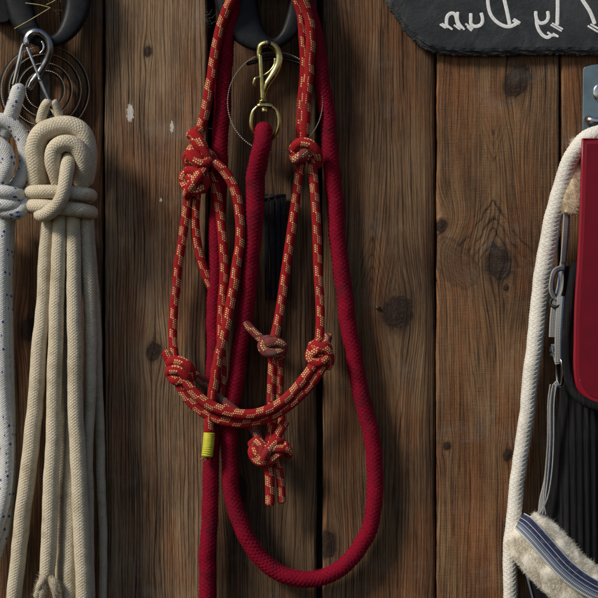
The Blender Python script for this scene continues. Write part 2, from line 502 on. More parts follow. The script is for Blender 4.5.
WHT = (.60, .61, .62); NAV = (.010, .018, .065); BLU = (.035, .060, .15); GRY = (.16, .19, .24)
M['stripe'] = webbing('striped_webbing', [(0, WHT), (.045, BLU), (.08, NAV), (.30, WHT), (.325, NAV), (.46, BLU), (.52, WHT), (.545, BLU), (.62, GRY), (.74, WHT), (.77, GRY), (.90, WHT)], 26.)
M['web'] = webbing('grey_webbing', [(0, BLU), (.24, GRY), (.34, (.40, .41, .39)), (.55, (.26, .27, .27)), (.60, (.44, .44, .42)), (.8, (.28, .28, .28)), (.86, (.40, .40, .38))], 9.)

# ------------------------------------------------------------------ the plank wall
rootw = empty('plank_wall', (0, 0, -0.45), 'weathered brown upright board wall that everything hangs on', 'wall')
# (left px, right px, front offset mm, pith centre px, knots[(px,py,r,stretch,tilt)], warm, tone, rough_cut)
boards = [
    (-236, -121, 0, -180, [], .3, 1.0, .1, 0),
    (-119, -8, 1, -70, [(-60, 210, 9, 1.3, 0)], .4, .9, .1, 0),
    (-6, 102, 0, 42, [(30, 330, 8, 1.4, .2), (70, 10, 5, 1.4, 0)], .75, 1.0, .15, 1),
    (104.5, 207, 1, 150, [(148, 52, 3.4, 1.5, 0), (154, 352, 6.5, 1.3, .2)], .25, 1.22, .10, 1),
    (215, 317, -7, 262, [(238, 492, 8, 1.8, 0)], .65, .60, .10, 1),
    (323, 436, -1, 376, [(398, 313, 14, 1.1, .3), (328, 545, 8, 1.6, 0)], .70, .88, .14, 1),
    (437, 559, 2, 497, [(517, 82, 11, 1.5, .55), (499, 264, 12, 1.25, -.2), (441, 226, 5, 1.2, .5), (506, 288, 2.5, 1.2, 0), (447, 446, 3.5, 1.0, .6), (508, 455, 4, 1.5, .4)], .92, 1.0, .40, 1),
    (560.6, 672, 1.5, 612, [(545 + 60, 420, 8, 1.4, .2), (572, 440, 6, 1.3, 0)], 1.0, 1.0, .3, 1),
    (674, 790, 0, 730, [(720, 300, 8, 1.4, 0)], .8, .95, .2, 0),
]
def smooth_noise(x, z, seed, sx, sz, k=6):
    r = np.random.default_rng(seed); o = np.zeros_like(x)
    for q in range(k):
        a, b = r.normal(), r.normal()
        o += np.sin(x / sx * a * 2 + z / sz * b * 2 + r.random() * 6.28) / k
    return o
paints = [(130, 113, 3.2, 8.), (172, 127, 1.6, 6.), (161, 200, 1.0, 2.0)]
for bi, (x0, x1, off, pith, knots, warm, tone, rc, main) in enumerate(boards):
    y0, y1 = -260, 860
    nx = int((x1 - x0) / (1.0 if main else 3)) + 1; nz = int((y1 - y0) / (1.6 if main else 4)) + 1
    tt = np.linspace(0, 1, nx); yy = np.linspace(y0, y1, nz)
    # denser columns toward the edges
    xs = x0 + (x1 - x0) * (tt - .012 * np.sin(4 * np.pi * tt) * 0)
    XX, YY = np.meshgrid(xs, yy)
    e = np.minimum(XX - x0, x1 - XX)
    sideL = (XX - x0) < (x1 - XX)
    wl = smooth_noise(np.zeros(nz), yy, 50 + bi, 1, 60) * 1.1 + smooth_noise(np.zeros(nz), yy, 950 + bi, 1, 9) * .35; wr = smooth_noise(np.zeros(nz), yy, 80 + bi, 1, 60) * 1.1 + smooth_noise(np.zeros(nz), yy, 990 + bi, 1, 9) * .35
    fall = np.exp(-e / 6.0)
    XD = XX + np.where(sideL, wl[:, None], wr[:, None]) * fall
    # grain field: flat-sawn board, the pith wanders behind the face
    slope = {3: .02, 4: -.02, 5: .03, 6: .085, 2: -.02}.get(bi, .02)
    h = np.sqrt((52 + slope * (420 - YY) + 3 * smooth_noise(np.zeros_like(XX), YY, 10 + bi, 1, 120)) ** 2)
    pc = pith + {3: 75, 4: -60, 2: 50}.get(bi, 0) + 9 * smooth_noise(np.zeros_like(XX), YY, 30 + bi, 1, 200)
    gx = XX.copy()
    kn = np.zeros_like(XX)
    for (kx, ky, r, st, tilt) in knots:
        dx = XX - kx; dy = YY - ky
        a = dx * math.cos(tilt) + dy * math.sin(tilt); b = -dx * math.sin(tilt) + dy * math.cos(tilt)
        d = np.sqrt(a * a + (b / st) ** 2)
        d1 = np.sqrt(dx * dx + (dy / 2.6) ** 2)
        gx = kx + (gx - kx) * (1 - .93 * np.exp(-(d1 / (1.75 * r)) ** 2))
        kn = np.maximum(kn, np.clip(1 - .5 * d / r, 0, 1))
    g = np.sqrt((gx - pc) ** 2 + h * h) * 1.5
    g = g + 2.5 * smooth_noise(XX, YY, 60 + bi, 30, 160) + 1.0 * smooth_noise(XX, YY, 61 + bi, 10, 40)
    g = g + bi * 37.7
    fxv = gx + 1.3 * smooth_noise(XX, YY, 160 + bi, 60, 220) + bi * 131.
    if bi == 6:
        sw = np.exp(-(((XX - 450) / 26) ** 2 + ((YY - 235) / 30) ** 2)); fxv = fxv + sw * (YY - 235) * .5; g = g + sw * (YY - 235) * .5
    # relief
    dep = off + .9 * smooth_noise(XX, YY, 70 + bi, 60, 200) + .25 * smooth_noise(XX, YY, 71 + bi, 8, 60)
    R = 3.2
    dep = dep - np.where(e < R, R - np.sqrt(np.maximum(R * R - (R - np.clip(e, 0, R)) ** 2, 0)), 0) * 1.3
    if bi == 5: dep = dep - np.clip((XX - 425) / 10, 0, 1) ** 1.2 * 4.0
    dep = dep - .8 * np.clip((kn - .45) * 4, 0, 1) * .5
    ax = (XX - 452) * .68 + (YY - 260) * .73; bx = -(XX - 452) * .73 + (YY - 260) * .68
    spk = np.clip(1 - .5 * ((np.abs(ax - 4) / 28) ** 3 + (np.abs(bx) / 16) ** 2) , 0, 1) if bi == 6 else np.zeros_like(XX)
    archv = np.zeros_like(XX); archm = np.zeros_like(XX)
    if bi == 6:
        dx = np.sqrt((XX - 493) ** 2 + 4) - 2
        up = (YY - 192) - 1.75 * dx + .012 * dx * dx; dn = (170 - YY) - 3.4 * dx + .03 * dx * dx
        archv = np.where(YY > 181, up, dn)
        sm_ = lambda q: 1 / (1 + np.exp(-q))
        archm = np.where(YY > 181, sm_(up / 1.5) * sm_((262 - YY) / 6) * sm_((34 - dx) / 4), sm_(dn / 1.5) * sm_((YY - 128) / 8) * sm_((11 - dx) / 2) * .8)
    if bi == 5:
        dx = np.sqrt((XX - 372) ** 2 + 9) - 3
        archv = (YY - 215) - 4.2 * dx + .05 * dx * dx; archm = .55 / (1 + np.exp(-archv / 2)) / (1 + np.exp(-(300 - YY) / 8)) / (1 + np.exp(-(22 - dx) / 3))
    pa = np.zeros_like(XX)
    for (px, py, rx, ry) in paints:
        pa = np.maximum(pa, np.clip(1.1 - .5 * np.sqrt(((XX - px) / rx) ** 2 + ((YY - py) / ry) ** 2), 0, 1))
    V = np.stack([(XD - 299) * MM, -dep * MM, (299 - YY) * MM], -1).reshape(-1, 3)
    i = np.arange(nz - 1)[:, None] * nx; j = np.arange(nx - 1)[None, :]
    F = np.stack([i + j, i + nx + j, i + nx + j + 1, i + j + 1], -1).reshape(-1, 4)
    mb = MB(); mb.add(V, F)
    # sides going back 22 mm
    for col, flip in ((0, True), (nx - 1, False)):
        s = V.reshape(nz, nx, 3)[:, col]; bk = s + np.array([0, .022, 0])
        VV = np.concatenate([s, bk]); k = np.arange(nz - 1)
        FF = np.stack([k, k + nz, k + nz + 1, k + 1], 1)
        mb.add(VV, FF[:, ::-1] if flip else FF)
    nz2 = 4 * nz
    def ext(a):
        A = a.reshape(nz, nx); return np.concatenate([A.ravel(), A[:, 0], A[:, 0], A[:, -1], A[:, -1]])
    mb.attrs = dict(grain=ext(g), knot=ext(kn), paint=ext(pa), fibre_x=ext(fxv), spike=ext(spk), arch=ext(archv), arch_mask=ext(archm), seed=np.full(mb.n, bi * 3.3 + 1), warm=np.full(mb.n, warm), tone=np.full(mb.n, tone), rough_cut=np.full(mb.n, rc))
    mb.build('plank', M['wood'], rootw)
mb = MB(); box(mb, -.56, .51, .0225, .030, -.58, .58)
mb.build('backing_board', M['backing'], rootw, smooth=False)

# a nail in the fourth board
def disc(mb, cx, cy, d, r, h, n=20, mi=0):
    a = np.linspace(0, 2 * np.pi, n, endpoint=False)
    rings = [(r, d - h), (r, d - .35 * h), (r * .85, d), (r * .01, d)]
    V = [W(cx + q * math.cos(t), cy + q * math.sin(t), dd) for q, dd in rings for t in a]
    F = [(k * n + i, k * n + (i + 1) % n, (k + 1) * n + (i + 1) % n, (k + 1) * n + i) for k in range(3) for i in range(n)]
    mb.add(V, np.array(F)[:, ::-1])
for nx_, ny_, lb in ((377.5, 307.5, 'small grey nail head beside the big knot right of the crimson loop'),):
    mb = MB(); disc(mb, nx_, ny_, 1.5, 2.1, 4)
    tag(mb.build('nail', M['rust']), lb, 'nail')

# ------------------------------------------------------------------ black moulded hooks
def hook(cx, cy, rx, ry, ix, iy, ioff, lip, label, flange):
    root = empty('tack_hook', W(cx, cy - ry + 10, 0), label, 'hook', 'black tack hooks')
    mb = MB()
    n = 96; m = 20
    t = np.linspace(0, 2 * np.pi, n, endpoint=False)
    V = []
    for a in t:
        o = np.array([cx + rx * math.cos(a), cy + ry * math.sin(a)])
        i = np.array([cx + ioff + ix * math.cos(a), cy + iy * math.sin(a)])
        c = (o + i) / 2; hw = (o - i) / 2
        dc = 17 + lip * max(0, math.sin(a)) ** 2
        th = 11
        for b in np.linspace(0, 2 * np.pi, m, endpoint=False):
            cb, sb = math.cos(b), math.sin(b)
            e = .55
            q = c + hw * np.sign(cb) * abs(cb) ** e
            V.append(W(q[0], q[1], dc + th * np.sign(sb) * abs(sb) ** e))
    i = np.arange(n)[:, None]; j = np.arange(m)[None, :]
    F = np.stack([i * m + j, ((i + 1) % n) * m + j, ((i + 1) % n) * m + (j + 1) % m, i * m + (j + 1) % m], -1).reshape(-1, 4)
    mb.add(V, F)
    mb.build('ring', M['plastic'], root)
    if flange:
        mb = MB()
        P = flange
        f, b = plate(mb, P, 2, 15, 2.0); ngon(mb, f)
        mb.build('side_flange', M['plastic'], root)
    # wall bracket above
    mb = MB(); P = [(cx - 26, cy - ry - 22), (cx + 26, cy - ry - 22), (cx + 26, cy - ry + 16), (cx - 26, cy - ry + 16)]
    f, b = plate(mb, P, 1.5, 14, 2); ngon(mb, f); mb.build('wall_bracket', M['plastic'], root)
    return root
hook(48, -8, 44, 56, 16, 44, 1, 6, 'black plastic ring hook at the top left corner above the curry comb', [(-8, -14), (9, -14), (15, 8), (20, 14), (10, 20), (7, 23), (-8, 24), (-14, 5)])
hook(263, -10, 49, 62, 15, 48, 10, 4, 'black plastic ring hook holding the red halter and crimson lead rope', None)

# ------------------------------------------------------------------ serrated curry comb and wire ring
def comb_ring(mb, cx, cy, r, d0, d1, th=.8, tooth=2.4, shift=0.0, a0=0, a1=2 * np.pi, ex=1.0):
    k = int(abs(a1 - a0) * r / (tooth / 2)); k += k % 2
    t = np.linspace(a0, a1, k + 1)
    V = []
    for q, a in enumerate(t):
        for rr in (r - th / 2, r + th / 2):
            for dd in (d0, d1, d1 + (1.3 if q % 2 else 0)):
                V.append(W(cx + shift * (dd - d1) / (d1 - d0) + rr * ex * math.cos(a), cy + rr * math.sin(a), dd))
    F0 = []; F1 = []
    for q in range(k):
        a = q * 6; b = a + 6
        F0 += [(a, a + 1, b + 1, b), (a + 3, b + 3, b + 4, a + 4)]
        F1 += [(a + 1, a + 2, b + 2, b + 1), (a + 4, b + 4, b + 5, a + 5), (a + 2, a + 5, b + 5, b + 2)]
    mb.add(V, F0, None, 0)
    mb.f.append((np.array(F1) + (mb.n - len(V)), 1))
cr = empty('curry_comb', W(45, 45, 4), 'round metal curry comb of nested toothed rings under the top left hook', 'curry comb')
for r, d in ((44, 8), (36, 9), (27, 10), (19.5, 11)):
    mb = MB(); comb_ring(mb, 45, 90, r, d - 5, d, .6, 2.0, shift=2.2)
    mb.build('toothed_ring', [M['darksteel'], M['tooth']], cr, smooth=False)
mb = MB(); f, b = plate(mb, [(40, 46), (50, 46), (50, 134), (40, 134)], 1.5, 2.8, .3); ngon(mb, f)
mb.build('cross_bar', M['darksteel'], cr, smooth=False)
wr = empty('wire_ring', W(277, 53, 4), 'thin toothed steel ring hanging behind the brass snap hook', 'wire ring')
mb = MB(); comb_ring(mb, 275, 102, 50, 19, 21.5, 1.0, 2.2, ex=.95)
mb.build('band', [M['darksteel'], M['tooth']], wr, smooth=False)
mb = MB(); tube(mb, [(246, 64, 18), (275, 58, 14), (304, 64, 18)], 2.0, 8, 1); mb.build('crosspiece', M['darksteel'], wr)

# ------------------------------------------------------------------ white blue-flecked rope at the left edge
BZ = dict(nu=48, step=.6, N=13, p=2.1, amp=.7, fuzz=(3, .9, .10))
wb = empty('braided_rope', W(12, 60, 20), 'grey white rope with blue flecks hanging at the left edge', 'rope', 'ropes hung on the wall')
mb = MB(); tube(mb, [(20, 83, 30, .8), (18, 92, 31, 1), (14, 106, 32, 1.05), (9, 122, 30, 1.05), (3, 138, 24, 1)], 7.2, seed=1, **BZ)
tube(mb, [(-16, 136, 30), (-8, 122, 32), (4, 121, 33), (17, 129, 33), (25, 147, 33), (25, 170, 32), (15, 187, 30), (5, 196, 28)], 7.4, seed=2, **BZ)
tube(mb, [(-18, 150, 42), (-8, 142, 44), (3, 148, 46), (8, 162, 46), (3, 178, 44), (-6, 190, 38)], 7.2, seed=3, **BZ)
mb.build('eye_loop', M['blue'], wb)
mb = MB(); tube(mb, [(-20, 193, 36), (0, 192, 48), (12, 194, 46), (20, 196, 36), (22, 198, 22)], 7.2, seed=4, **BZ)
tube(mb, [(-18, 205, 36), (0, 205, 47), (12, 206, 45), (19, 207, 34), (20, 207, 22)], 7.2, seed=5, **BZ)
tube(mb, [(24, 190, 20), (26, 200, 34), (19, 212, 44), (8, 212, 45), (-6, 206, 40)], 6.6, seed=6, **BZ)
mb.build('wrapping', M['blue'], wb)
for q, P in enumerate([[(4, 212, 34), (2, 260, 36), (2, 330, 38), (4, 400, 38), (7, 450, 38), (5, 490, 36), (-4, 530, 34), (-16, 560, 32)],
                       [(-8, 212, 34), (-9, 260, 36), (-10, 350, 36), (-9, 440, 36), (-11, 520, 34), (-18, 560, 32)],
                       [(9, 214, 20), (6, 270, 22), (7, 350, 24), (9, 430, 24), (9, 480, 24), (3, 530, 22), (-12, 575, 20)],
                       [(-20, 214, 26), (-24, 300, 26), (-26, 420, 26), (-24, 520, 26), (-18, 575, 22)]]):
    mb = MB(); tube(mb, P, 6.8, seed=7 + q, **BZ); mb.build('strand', M['blue'], wb)
# its carabiner
SN = empty('carabiner', W(30, 36, 30), 'silver snap hook with a rounded eye clipped on the top left hook', 'carabiner', 'silver snap hooks')
mb = MB(); tube(mb, [(13.5, 86, 33), (15, 80, 34), (19, 62, 36), (23, 46, 37), (26, 43, 38), (28.5, 45, 38)], 2.3, 14, .5)
mb.build('spring_arm', M['steel'], SN)
mb = MB(); tube(mb, [(27, 47, 38), (26.6, 40, 38), (30, 34, 38), (36.5, 31.5, 38), (43, 34, 37.5), (48.5, 40, 37), (50, 50, 36), (47, 60, 34), (40, 72, 33), (34, 80, 33), (29, 90, 32)], 3.6, 16, .5)
mb.build('body', M['greysteel'], SN)
mb = MB(); tube(mb, [(26.2, 44, 41), (27.5, 37, 41), (33, 32, 41.5), (39, 31.5, 41)], 1.6, 12, .5); tube(mb, [(41.5, 41, 40), (43.6, 45, 40.5), (43, 50, 40.5), (39.5, 54, 40)], 1.1, 12, .5)
mb.build('rim', M['steel'], SN)
S2 = empty('carabiner', W(34, 50, 40), 'long thin silver snap gate reaching down into the cream rope', 'carabiner', 'silver snap hooks')
mb = MB(); tube(mb, [(27, 47, 42), (32.5, 61, 43), (40, 80, 43)], 1.5, 12, .5); tube(mb, [(40, 80, 43), (46, 95, 42), (50.5, 106, 40), (55, 116, 34)], 1.9, 12, .5)
mb.build('gate', M['steel'], S2)
mb = MB(); tube(mb, [(38.2, 80.5, 43), (41.5, 79, 43)], 3.0, 12, .5); tube(mb, [(29, 88, 38), (31, 82, 39), (34.5, 78, 39)], 1.6, 12, .5)
mb.build('hinge', M['steel'], S2)

# ------------------------------------------------------------------ cream cotton rope bundle
CZ = dict(nu=60, step=.6, N=12, p=2.8, amp=.45, fuzz=(5, .9, .10))
cb = empty('cotton_rope', W(62, 115, 20), 'thick cream cotton rope knotted into a hank, four strands hanging', 'rope', 'ropes hung on the wall')
mb = MB()
tube(mb, [(38, 188, 30), (36, 165, 36), (35, 148, 38), (41, 134, 40), (55, 127, 41), (70, 126, 41), (81, 132, 40), (86.5, 146, 38), (87, 165, 34), (83, 186, 28)], 9.6, seed=20, **CZ)
tube(mb, [(62, 190, 34), (57, 175, 44), (53, 160, 50), (55, 149, 52), (63, 143.5, 53), (74, 145, 52), (82, 155, 50), (84, 170, 44), (80, 188, 34)], 8.2, seed=21, **CZ)
mb.build('eye_loop', M['cream'], cb)
mb = MB()
tube(mb, [(70, 153, 36), (68, 163, 52), (66, 176, 60), (64, 190, 63), (59, 203, 62), (50, 212, 58), (43, 215, 52), (39, 214, 42)], 6.8, seed=22, **CZ)
mb.build('locking_turn', M['cream'], cb)
mb = MB()
tube(mb, [(30, 194, 26), (32, 192, 40), (45, 191.5, 52), (62, 192, 54), (80, 193.5, 51), (89.5, 195, 41), (91, 197, 26)], 6.6, seed=23, **CZ)
tube(mb, [(30, 207, 26), (32, 206, 40), (45, 206.5, 52), (62, 208, 52), (80, 210, 51), (89.5, 212, 42), (91, 213, 28)], 6.9, seed=24, **CZ)
mb.build('wrapping', M['cream'], cb)
strands = [
    [(49, 212, 34, .9), (46.5, 240, 34, .92), (43.5, 300, 36, .95), (39, 350, 38, 1), (34, 420, 38, 1.08), (27, 480, 38, 1.1), (20, 540, 36, 1.05), (14, 600, 34, 1.0), (9, 660, 30, 1.0)],
    [(60, 212, 40, .9), (59, 240, 40, .95), (57, 300, 42, .98), (55, 360, 43, 1.0), (53.5, 430, 44, 1.0), (50.5, 500, 44, 1.05), (48, 560, 43, 1.05), (47, 578, 43, .95)],
    [(73, 212, 40, .9), (73.5, 250, 40, .95), (74.5, 320, 42, 1.0), (75.5, 400, 43, 1.02), (77.5, 450, 43, 1.05), (81, 520, 43, 1.08), (84, 600, 40, 1.08), (85, 660, 36, 1.1)],
    [(84, 210, 30, .85), (86, 240, 30, .85), (89, 290, 32, .82), (91, 340, 32, .78), (90, 400, 30, .74), (88, 450, 28, .7), (89, 520, 24, .65), (90, 600, 22, .65), (90, 640, 22, .65)],
    [(67, 215, 22, .8), (66, 300, 22, .8), (64, 400, 22, .8), (62, 480, 24, .85), (62, 560, 24, .9), (64, 640, 24, .9)],
    [(88, 215, 14, .7), (95, 300, 13, .65), (99, 400, 12, .6), (101, 470, 12, .6), (103, 540, 11, .55), (103, 640, 10, .5)],
    [(76, 215, 30, .8), (76, 330, 30, .8), (72, 430, 32, .85), (70, 520, 35, .95), (70, 600, 35, 1.0), (71, 660, 34, 1.0)],
]
for q, P in enumerate(strands):
    mb = MB(); tube(mb, P, 7.4, seed=30 + q, wobble=.25, **CZ)
    if q == 1:    # frayed cut end with split plies
        for k, (ex, ey, mx_, my) in enumerate([(36, 598, 40, 588), (41, 600, 43, 590), (57, 600, 54, 588), (59, 594, 55, 584), (38, 592, 41, 583)]):
            tube(mb, [(46 + k - 2, 572, 43), (mx_, my, 46 + k), (ex, ey, 42)], 3.4, 12, .7, fuzz=(20, 3.2, .14), seed=60 + k)
    mb.build('strand', M['cream'], cb)
mb = MB()
tube(mb, [(40, 125, 34), (43, 112, 37), (47, 104, 39), (52, 101, 40)], 5.0, seed=40, **CZ)
tube(mb, [(60, 124, 34), (58, 112, 37), (55, 104, 39), (52, 101, 40)], 4.4, seed=41, **CZ)
mb.build('top_eye', M['cream'], cb)

# ------------------------------------------------------------------ crimson lead rope with brass snap
LZ = dict(nu=48, step=.8, N=7, p=4.2, amp=1.3, fuzz=(150, 1.8, .055))
ld = empty('lead_rope', W(262, -20, 20), 'thick crimson felted lead rope hanging in a long loop', 'lead rope', 'ropes hung on the wall')
mb = MB()
tube(mb, [(263, 158, 12, .7), (264, 142, 16, .85), (264, 131, 26, .95), (263, 131, 36, 1.0), (262, 140, 40, 1.06), (260, 154, 37, 1.1), (256, 180, 27, 1.16), (254, 215, 24, 1.12), (252, 250, 20, 1.02), (247, 295, 16, 1), (242, 335, 14, 1), (236, 375, 13, 1), (231, 412, 13, 1), (229, 450, 13, 1), (232, 492, 13, 1), (243, 530, 14, 1), (262, 560, 14, 1), (290, 577, 15, 1), (320, 578, 15, 1), (347, 563, 15, 1), (365, 538, 14, 1), (374, 505, 14, 1), (375, 470, 13, 1), (369, 425, 13, 1), (359, 385, 13, 1), (351, 340, 13, 1), (343, 285, 12, 1), (337, 230, 12, 1), (332, 170, 12, 1), (326, 110, 14, 1), (318, 55, 20, 1), (308, 12, 30, 1), (290, -22, 36, 1), (262, -34, 38, 1), (240, -20, 36, 1), (230, 15, 26, 1), (225, 60, 18, 1), (222, 110, 13, 1), (219, 180, 12, .95), (216, 250, 12, .9), (214, 330, 12, .9), (213, 410, 12, .9), (211, 480, 12, .98), (208, 550, 13, 1), (206, 620, 13, 1), (206, 700, 13, 1)], 8.0, seed=50, wobble=.5, **LZ)
mb.build('rope', M['lead'], ld)
sh = MB()
# body of the snap: thick curve from the swivel up round the eye
tube(sh, [(262.5, 101, 32, 1.1), (264, 92, 33, 1.0), (267, 84, 33, 1.35), (273, 75, 33, 1.5), (278, 65, 33, 1.4), (279, 55, 33, 1.3), (275, 47, 33, 1.4), (268, 43.5, 33, 1.5), (261, 46, 33, 1.2), (259, 53, 33, 1.0), (259.5, 60, 33, .8)], 2.8, 16, .4, seed=51)
tube(sh, [(260, 77, 34, .9), (268, 73, 34.5, 1), (274, 66, 34, 1), (275, 58, 34, .8)], 1.5, 12, .4)
snap = sh.build('snap_hook', M['brass'], ld)
mb = MB(); tube(mb, [(260, 54, 36), (261, 72, 36), (262.5, 100, 35)], 2.2, 14, .5); tube(mb, [(261, 78, 36), (256, 78, 38), (254, 82, 38), (254, 87, 37)], 1.6, 12, .5)
mb.build('bolt', M['brass'], snap)
mb = MB(); disc(mb, 268, 43, 38, 3.2, 4); mb.build('rivet', M['darksteel'], snap)
mb = MB()
tube(mb, [(262.5, 99, 34), (263, 103, 34)], 4.6, 16, .4, capr=.4)
tube(mb, [(257, 107.5, 34, .8), (260, 106, 34, 1), (269, 106, 34, 1), (273, 107.5, 34, .8)], 3.6, 14, .4, capr=.5)
tube(mb, [(264.5, 108, 35), (264.5, 113, 35)], 3.2, 14, .4, capr=.5)
mb.build('swivel', M['brass'], snap)
mb = MB()
tube(mb, [(258, 106, 34), (253, 112, 34), (251, 121, 34), (252.5, 131, 33), (258, 139, 31), (266, 142, 29), (273, 138, 31), (278, 129, 33), (279, 119, 34), (276, 110, 34), (271, 106.5, 34)], 2.1, 14, .4)
mb.build('swivel_ring', M['brass'], snap)

bs = empty('black_strap', W(274, 195, 5), 'flat black ribbed strap hanging behind the brass snap, between the crimson lead and the halter', 'strap')
mb = MB()
for k, (a, b, yb) in enumerate(((263, 265, 300), (269.5, 271, 298), (275.5, 276, 302), (281, 281, 299))):
    f, bb = plate(mb, [(a, 194), (a + 5, 194), (b + 5, yb), (b, yb)], -3, 1.5 + .4 * k, 1.2); ngon(mb, f)
mb.build('ribs', M['rubber'], bs)
mb = MB(); f, bb = plate(mb, [(262, 197.5), (284, 194), (284, 196), (262, 199.5)], 0, 3.5, .6); ngon(mb, f); mb.build('clamp', M['plastic'], bs)

# ------------------------------------------------------------------ red and yellow rope halter
HZ = dict(nu=22, step=.6, N=13, p=1.6, amp=.35, fuzz=(3, .8, .08))
hl = empty('rope_halter', W(262, -10, 30), 'red rope halter with yellow flecks and tied knots on the middle hook', 'halter')
def hp(name, tubes, mat='halter', seed=0, r=4.5, **kw):
    mb = MB(); z = dict(HZ); z.update(kw)
    for k, P in enumerate(tubes):
        rr = r
        tube(mb, P, rr, seed=seed + k, v0=(seed * 7.7 + k * 5.1) % 21, **z)
    return mb.build(name, M[mat], hl)
hp('crown_rope', [[(197, 146, 20), (200, 132, 22), (206, 106, 24), (211, 80, 26), (215, 55, 28), (221, 25, 33), (231, 0, 40), (245, -22, 44), (262, -30, 45), (282, -24, 44), (298, -8, 42), (308, 15, 36), (311, 40, 32), (309, 70, 28), (306, 100, 25), (305, 125, 22), (305, 146, 18)]], seed=70, r=4.9, wobble=.3)
hp('crown_rope', [[(226, 2, 32), (240, -14, 38), (262, -22, 40), (284, -16, 38), (299, 8, 34), (303, 40, 28), (304, 70, 24), (301, 105, 21), (300, 130, 18), (301, 146, 16)]], seed=71, r=4.2)
# upper left double knot
hp('knot', [[(204, 126, 22), (196, 133, 24), (195, 140, 30), (200, 147, 33), (209, 154, 31), (215, 162, 24)],
            [(190, 136, 20), (194, 134, 30), (200, 141, 34), (206, 153, 33), (213, 162, 28), (221, 165, 18)],
            [(196, 146, 22), (190, 152, 30), (194, 160, 35), (203, 164, 35), (210, 160, 30), (211, 152, 22)],
            [(191, 168, 20), (187, 158, 26), (191, 153, 32), (198, 158, 34), (203, 167, 32)]], seed=72, r=5.0)
hp('knot', [[(192, 190, 24), (186, 186, 26), (184, 176, 28), (190, 171, 32), (199, 174, 35), (205, 183, 32), (200, 192, 26)],
            [(206, 162, 24), (203, 170, 34), (196, 180, 39), (189, 190, 35), (187, 197, 24)],
            [(187, 174, 24), (191, 179, 34), (193, 184, 35), (195, 189, 28)],
            [(186, 172, 20), (184, 182, 26), (190, 190, 32), (199, 190, 34), (206, 183, 28), (206, 173, 22)]], seed=76, r=5.0)
hp('cheek_rope', [[(189, 192, 24), (186, 212, 22), (182, 240, 20), (178, 270, 18), (174, 305, 16), (173, 335, 16), (175, 362, 20)]], seed=80, wobble=.3)
hp('cheek_rope', [[(197, 192, 22), (195, 212, 20), (196, 235, 18), (201, 260, 16), (208, 280, 14), (216, 298, 12), (221, 320, 12), (218, 350, 12)]], seed=81)
hp('throat_rope', [[(206, 160, 26), (216, 164, 30), (227, 174, 30), (235, 190, 29), (239, 212, 28), (240, 240, 27), (236, 270, 26), (230, 305, 26), (224, 335, 26), (217, 365, 26), (212, 395, 26), (209.5, 415, 27), (209, 434, 28)]], seed=82, r=4.9, wobble=.25)
hp('throat_rope', [[(209, 172, 18), (216, 188, 20), (220, 215, 21), (223, 245, 21), (224, 275, 20), (222, 305, 19), (221, 340, 18), (222, 370, 16), (221, 400, 14), (216, 425, 14)]], seed=83, r=4.6)
mb = MB(); tube(mb, [(209.3, 432, 28), (208.5, 444, 28), (207, 457, 27)], 5.6, 24, .4, capr=.25)
for k in range(11): tube(mb, [(209.3 - k * .22 + 5.3 * math.cos(a) , 433.5 + k * 2.2 + .3 * math.sin(a * 2), 28 + 5.3 * math.sin(a)) for a in np.linspace(0, 2 * np.pi, 14)], .5, 6, .6, capr=0)
mb.build('tape_end', M['tape'], hl)
mb = MB()
rr = np.random.default_rng(5)
for k in range(16):
    a = rr.random() * 6.28; b = rr.random() * 4
    tube(mb, [(207 + 2 * math.cos(a), 456, 27 + 2 * math.sin(a)), (206.5 + (3 + b) * math.cos(a) - 1, 459 + rr.random() * 3, 27 + 4 * math.sin(a))], .7, 6, .6)
mb.build('frayed_end', M['halter'], hl)
# upper right knot
hp('knot', [[(303, 162, 18), (296, 156, 24), (294, 149, 28), (300, 143, 32), (309, 144, 33), (316, 151, 30), (318, 160, 22), (316, 168, 18)],
            [(311, 153, 20), (306, 156, 30), (299, 159, 31), (294, 157, 26), (296, 150, 18)]], seed=85, r=5.2)
hp('knot', [[(308, 150, 30), (300, 157, 33), (296, 160, 30), (297, 153, 24)]], mat='halter_worn', seed=86, r=5.0)
hp('cheek_rope', [[(302, 158, 20), (299, 175, 19), (295, 205, 17), (290, 240, 16), (285, 275, 16), (280, 310, 18), (275, 335, 20), (272, 346, 22)]], mat='halter', seed=88, r=4.6)
hp('cheek_rope', [[(311, 155, 24), (313, 172, 22), (315, 200, 20), (317, 235, 18), (318, 270, 17), (320, 305, 17), (320, 330, 18), (318, 350, 20)]], seed=89, r=4.6)
# stub and knot, middle right
hp('rope_stub', [[(244, 321, 18), (250, 328, 20), (258, 336, 22), (266, 343, 24)]], mat='halter_worn', seed=90, r=4.3)
hp('knot', [[(273, 341, 22), (266, 340, 28), (262, 346, 31), (266, 352, 33), (274, 353, 33), (282, 350, 28), (283, 344, 22)],
            [(263, 350, 24), (268, 343, 32), (276, 342, 33), (283, 346, 30), (281, 354, 24), (272, 358, 22)]], mat='halter_worn', seed=91, r=4.7)
hp('chin_rope', [[(273, 352, 22), (272, 375, 20), (271, 400, 17), (272, 425, 16), (268, 445, 22)]], seed=94, r=4.4)
hp('chin_rope', [[(277, 352, 20), (279, 375, 18), (279, 400, 15), (281, 422, 15), (274, 440, 20)]], seed=95, r=4.4)
# knot at the right end of the noseband
hp('knot', [[(320, 340, 22), (312, 348, 29), (310, 358, 31), (317, 363, 33), (325, 359, 32), (328, 349, 28), (322, 343, 22)],
            [(315, 352, 26), (321, 357, 31), (326, 362, 27)],
            [(311, 345, 24), (318, 346, 34), (327, 351, 33), (330, 361, 28), (326, 369, 24)],
            [(311, 363, 22), (314, 353, 33), (322, 348, 34), (328, 345, 26)]], seed=96, r=4.7)
hp('rope_stub', [[(324, 350, 22), (327, 341, 22), (329, 333, 22)]], mat='halter_worn', seed=99, r=4.2)
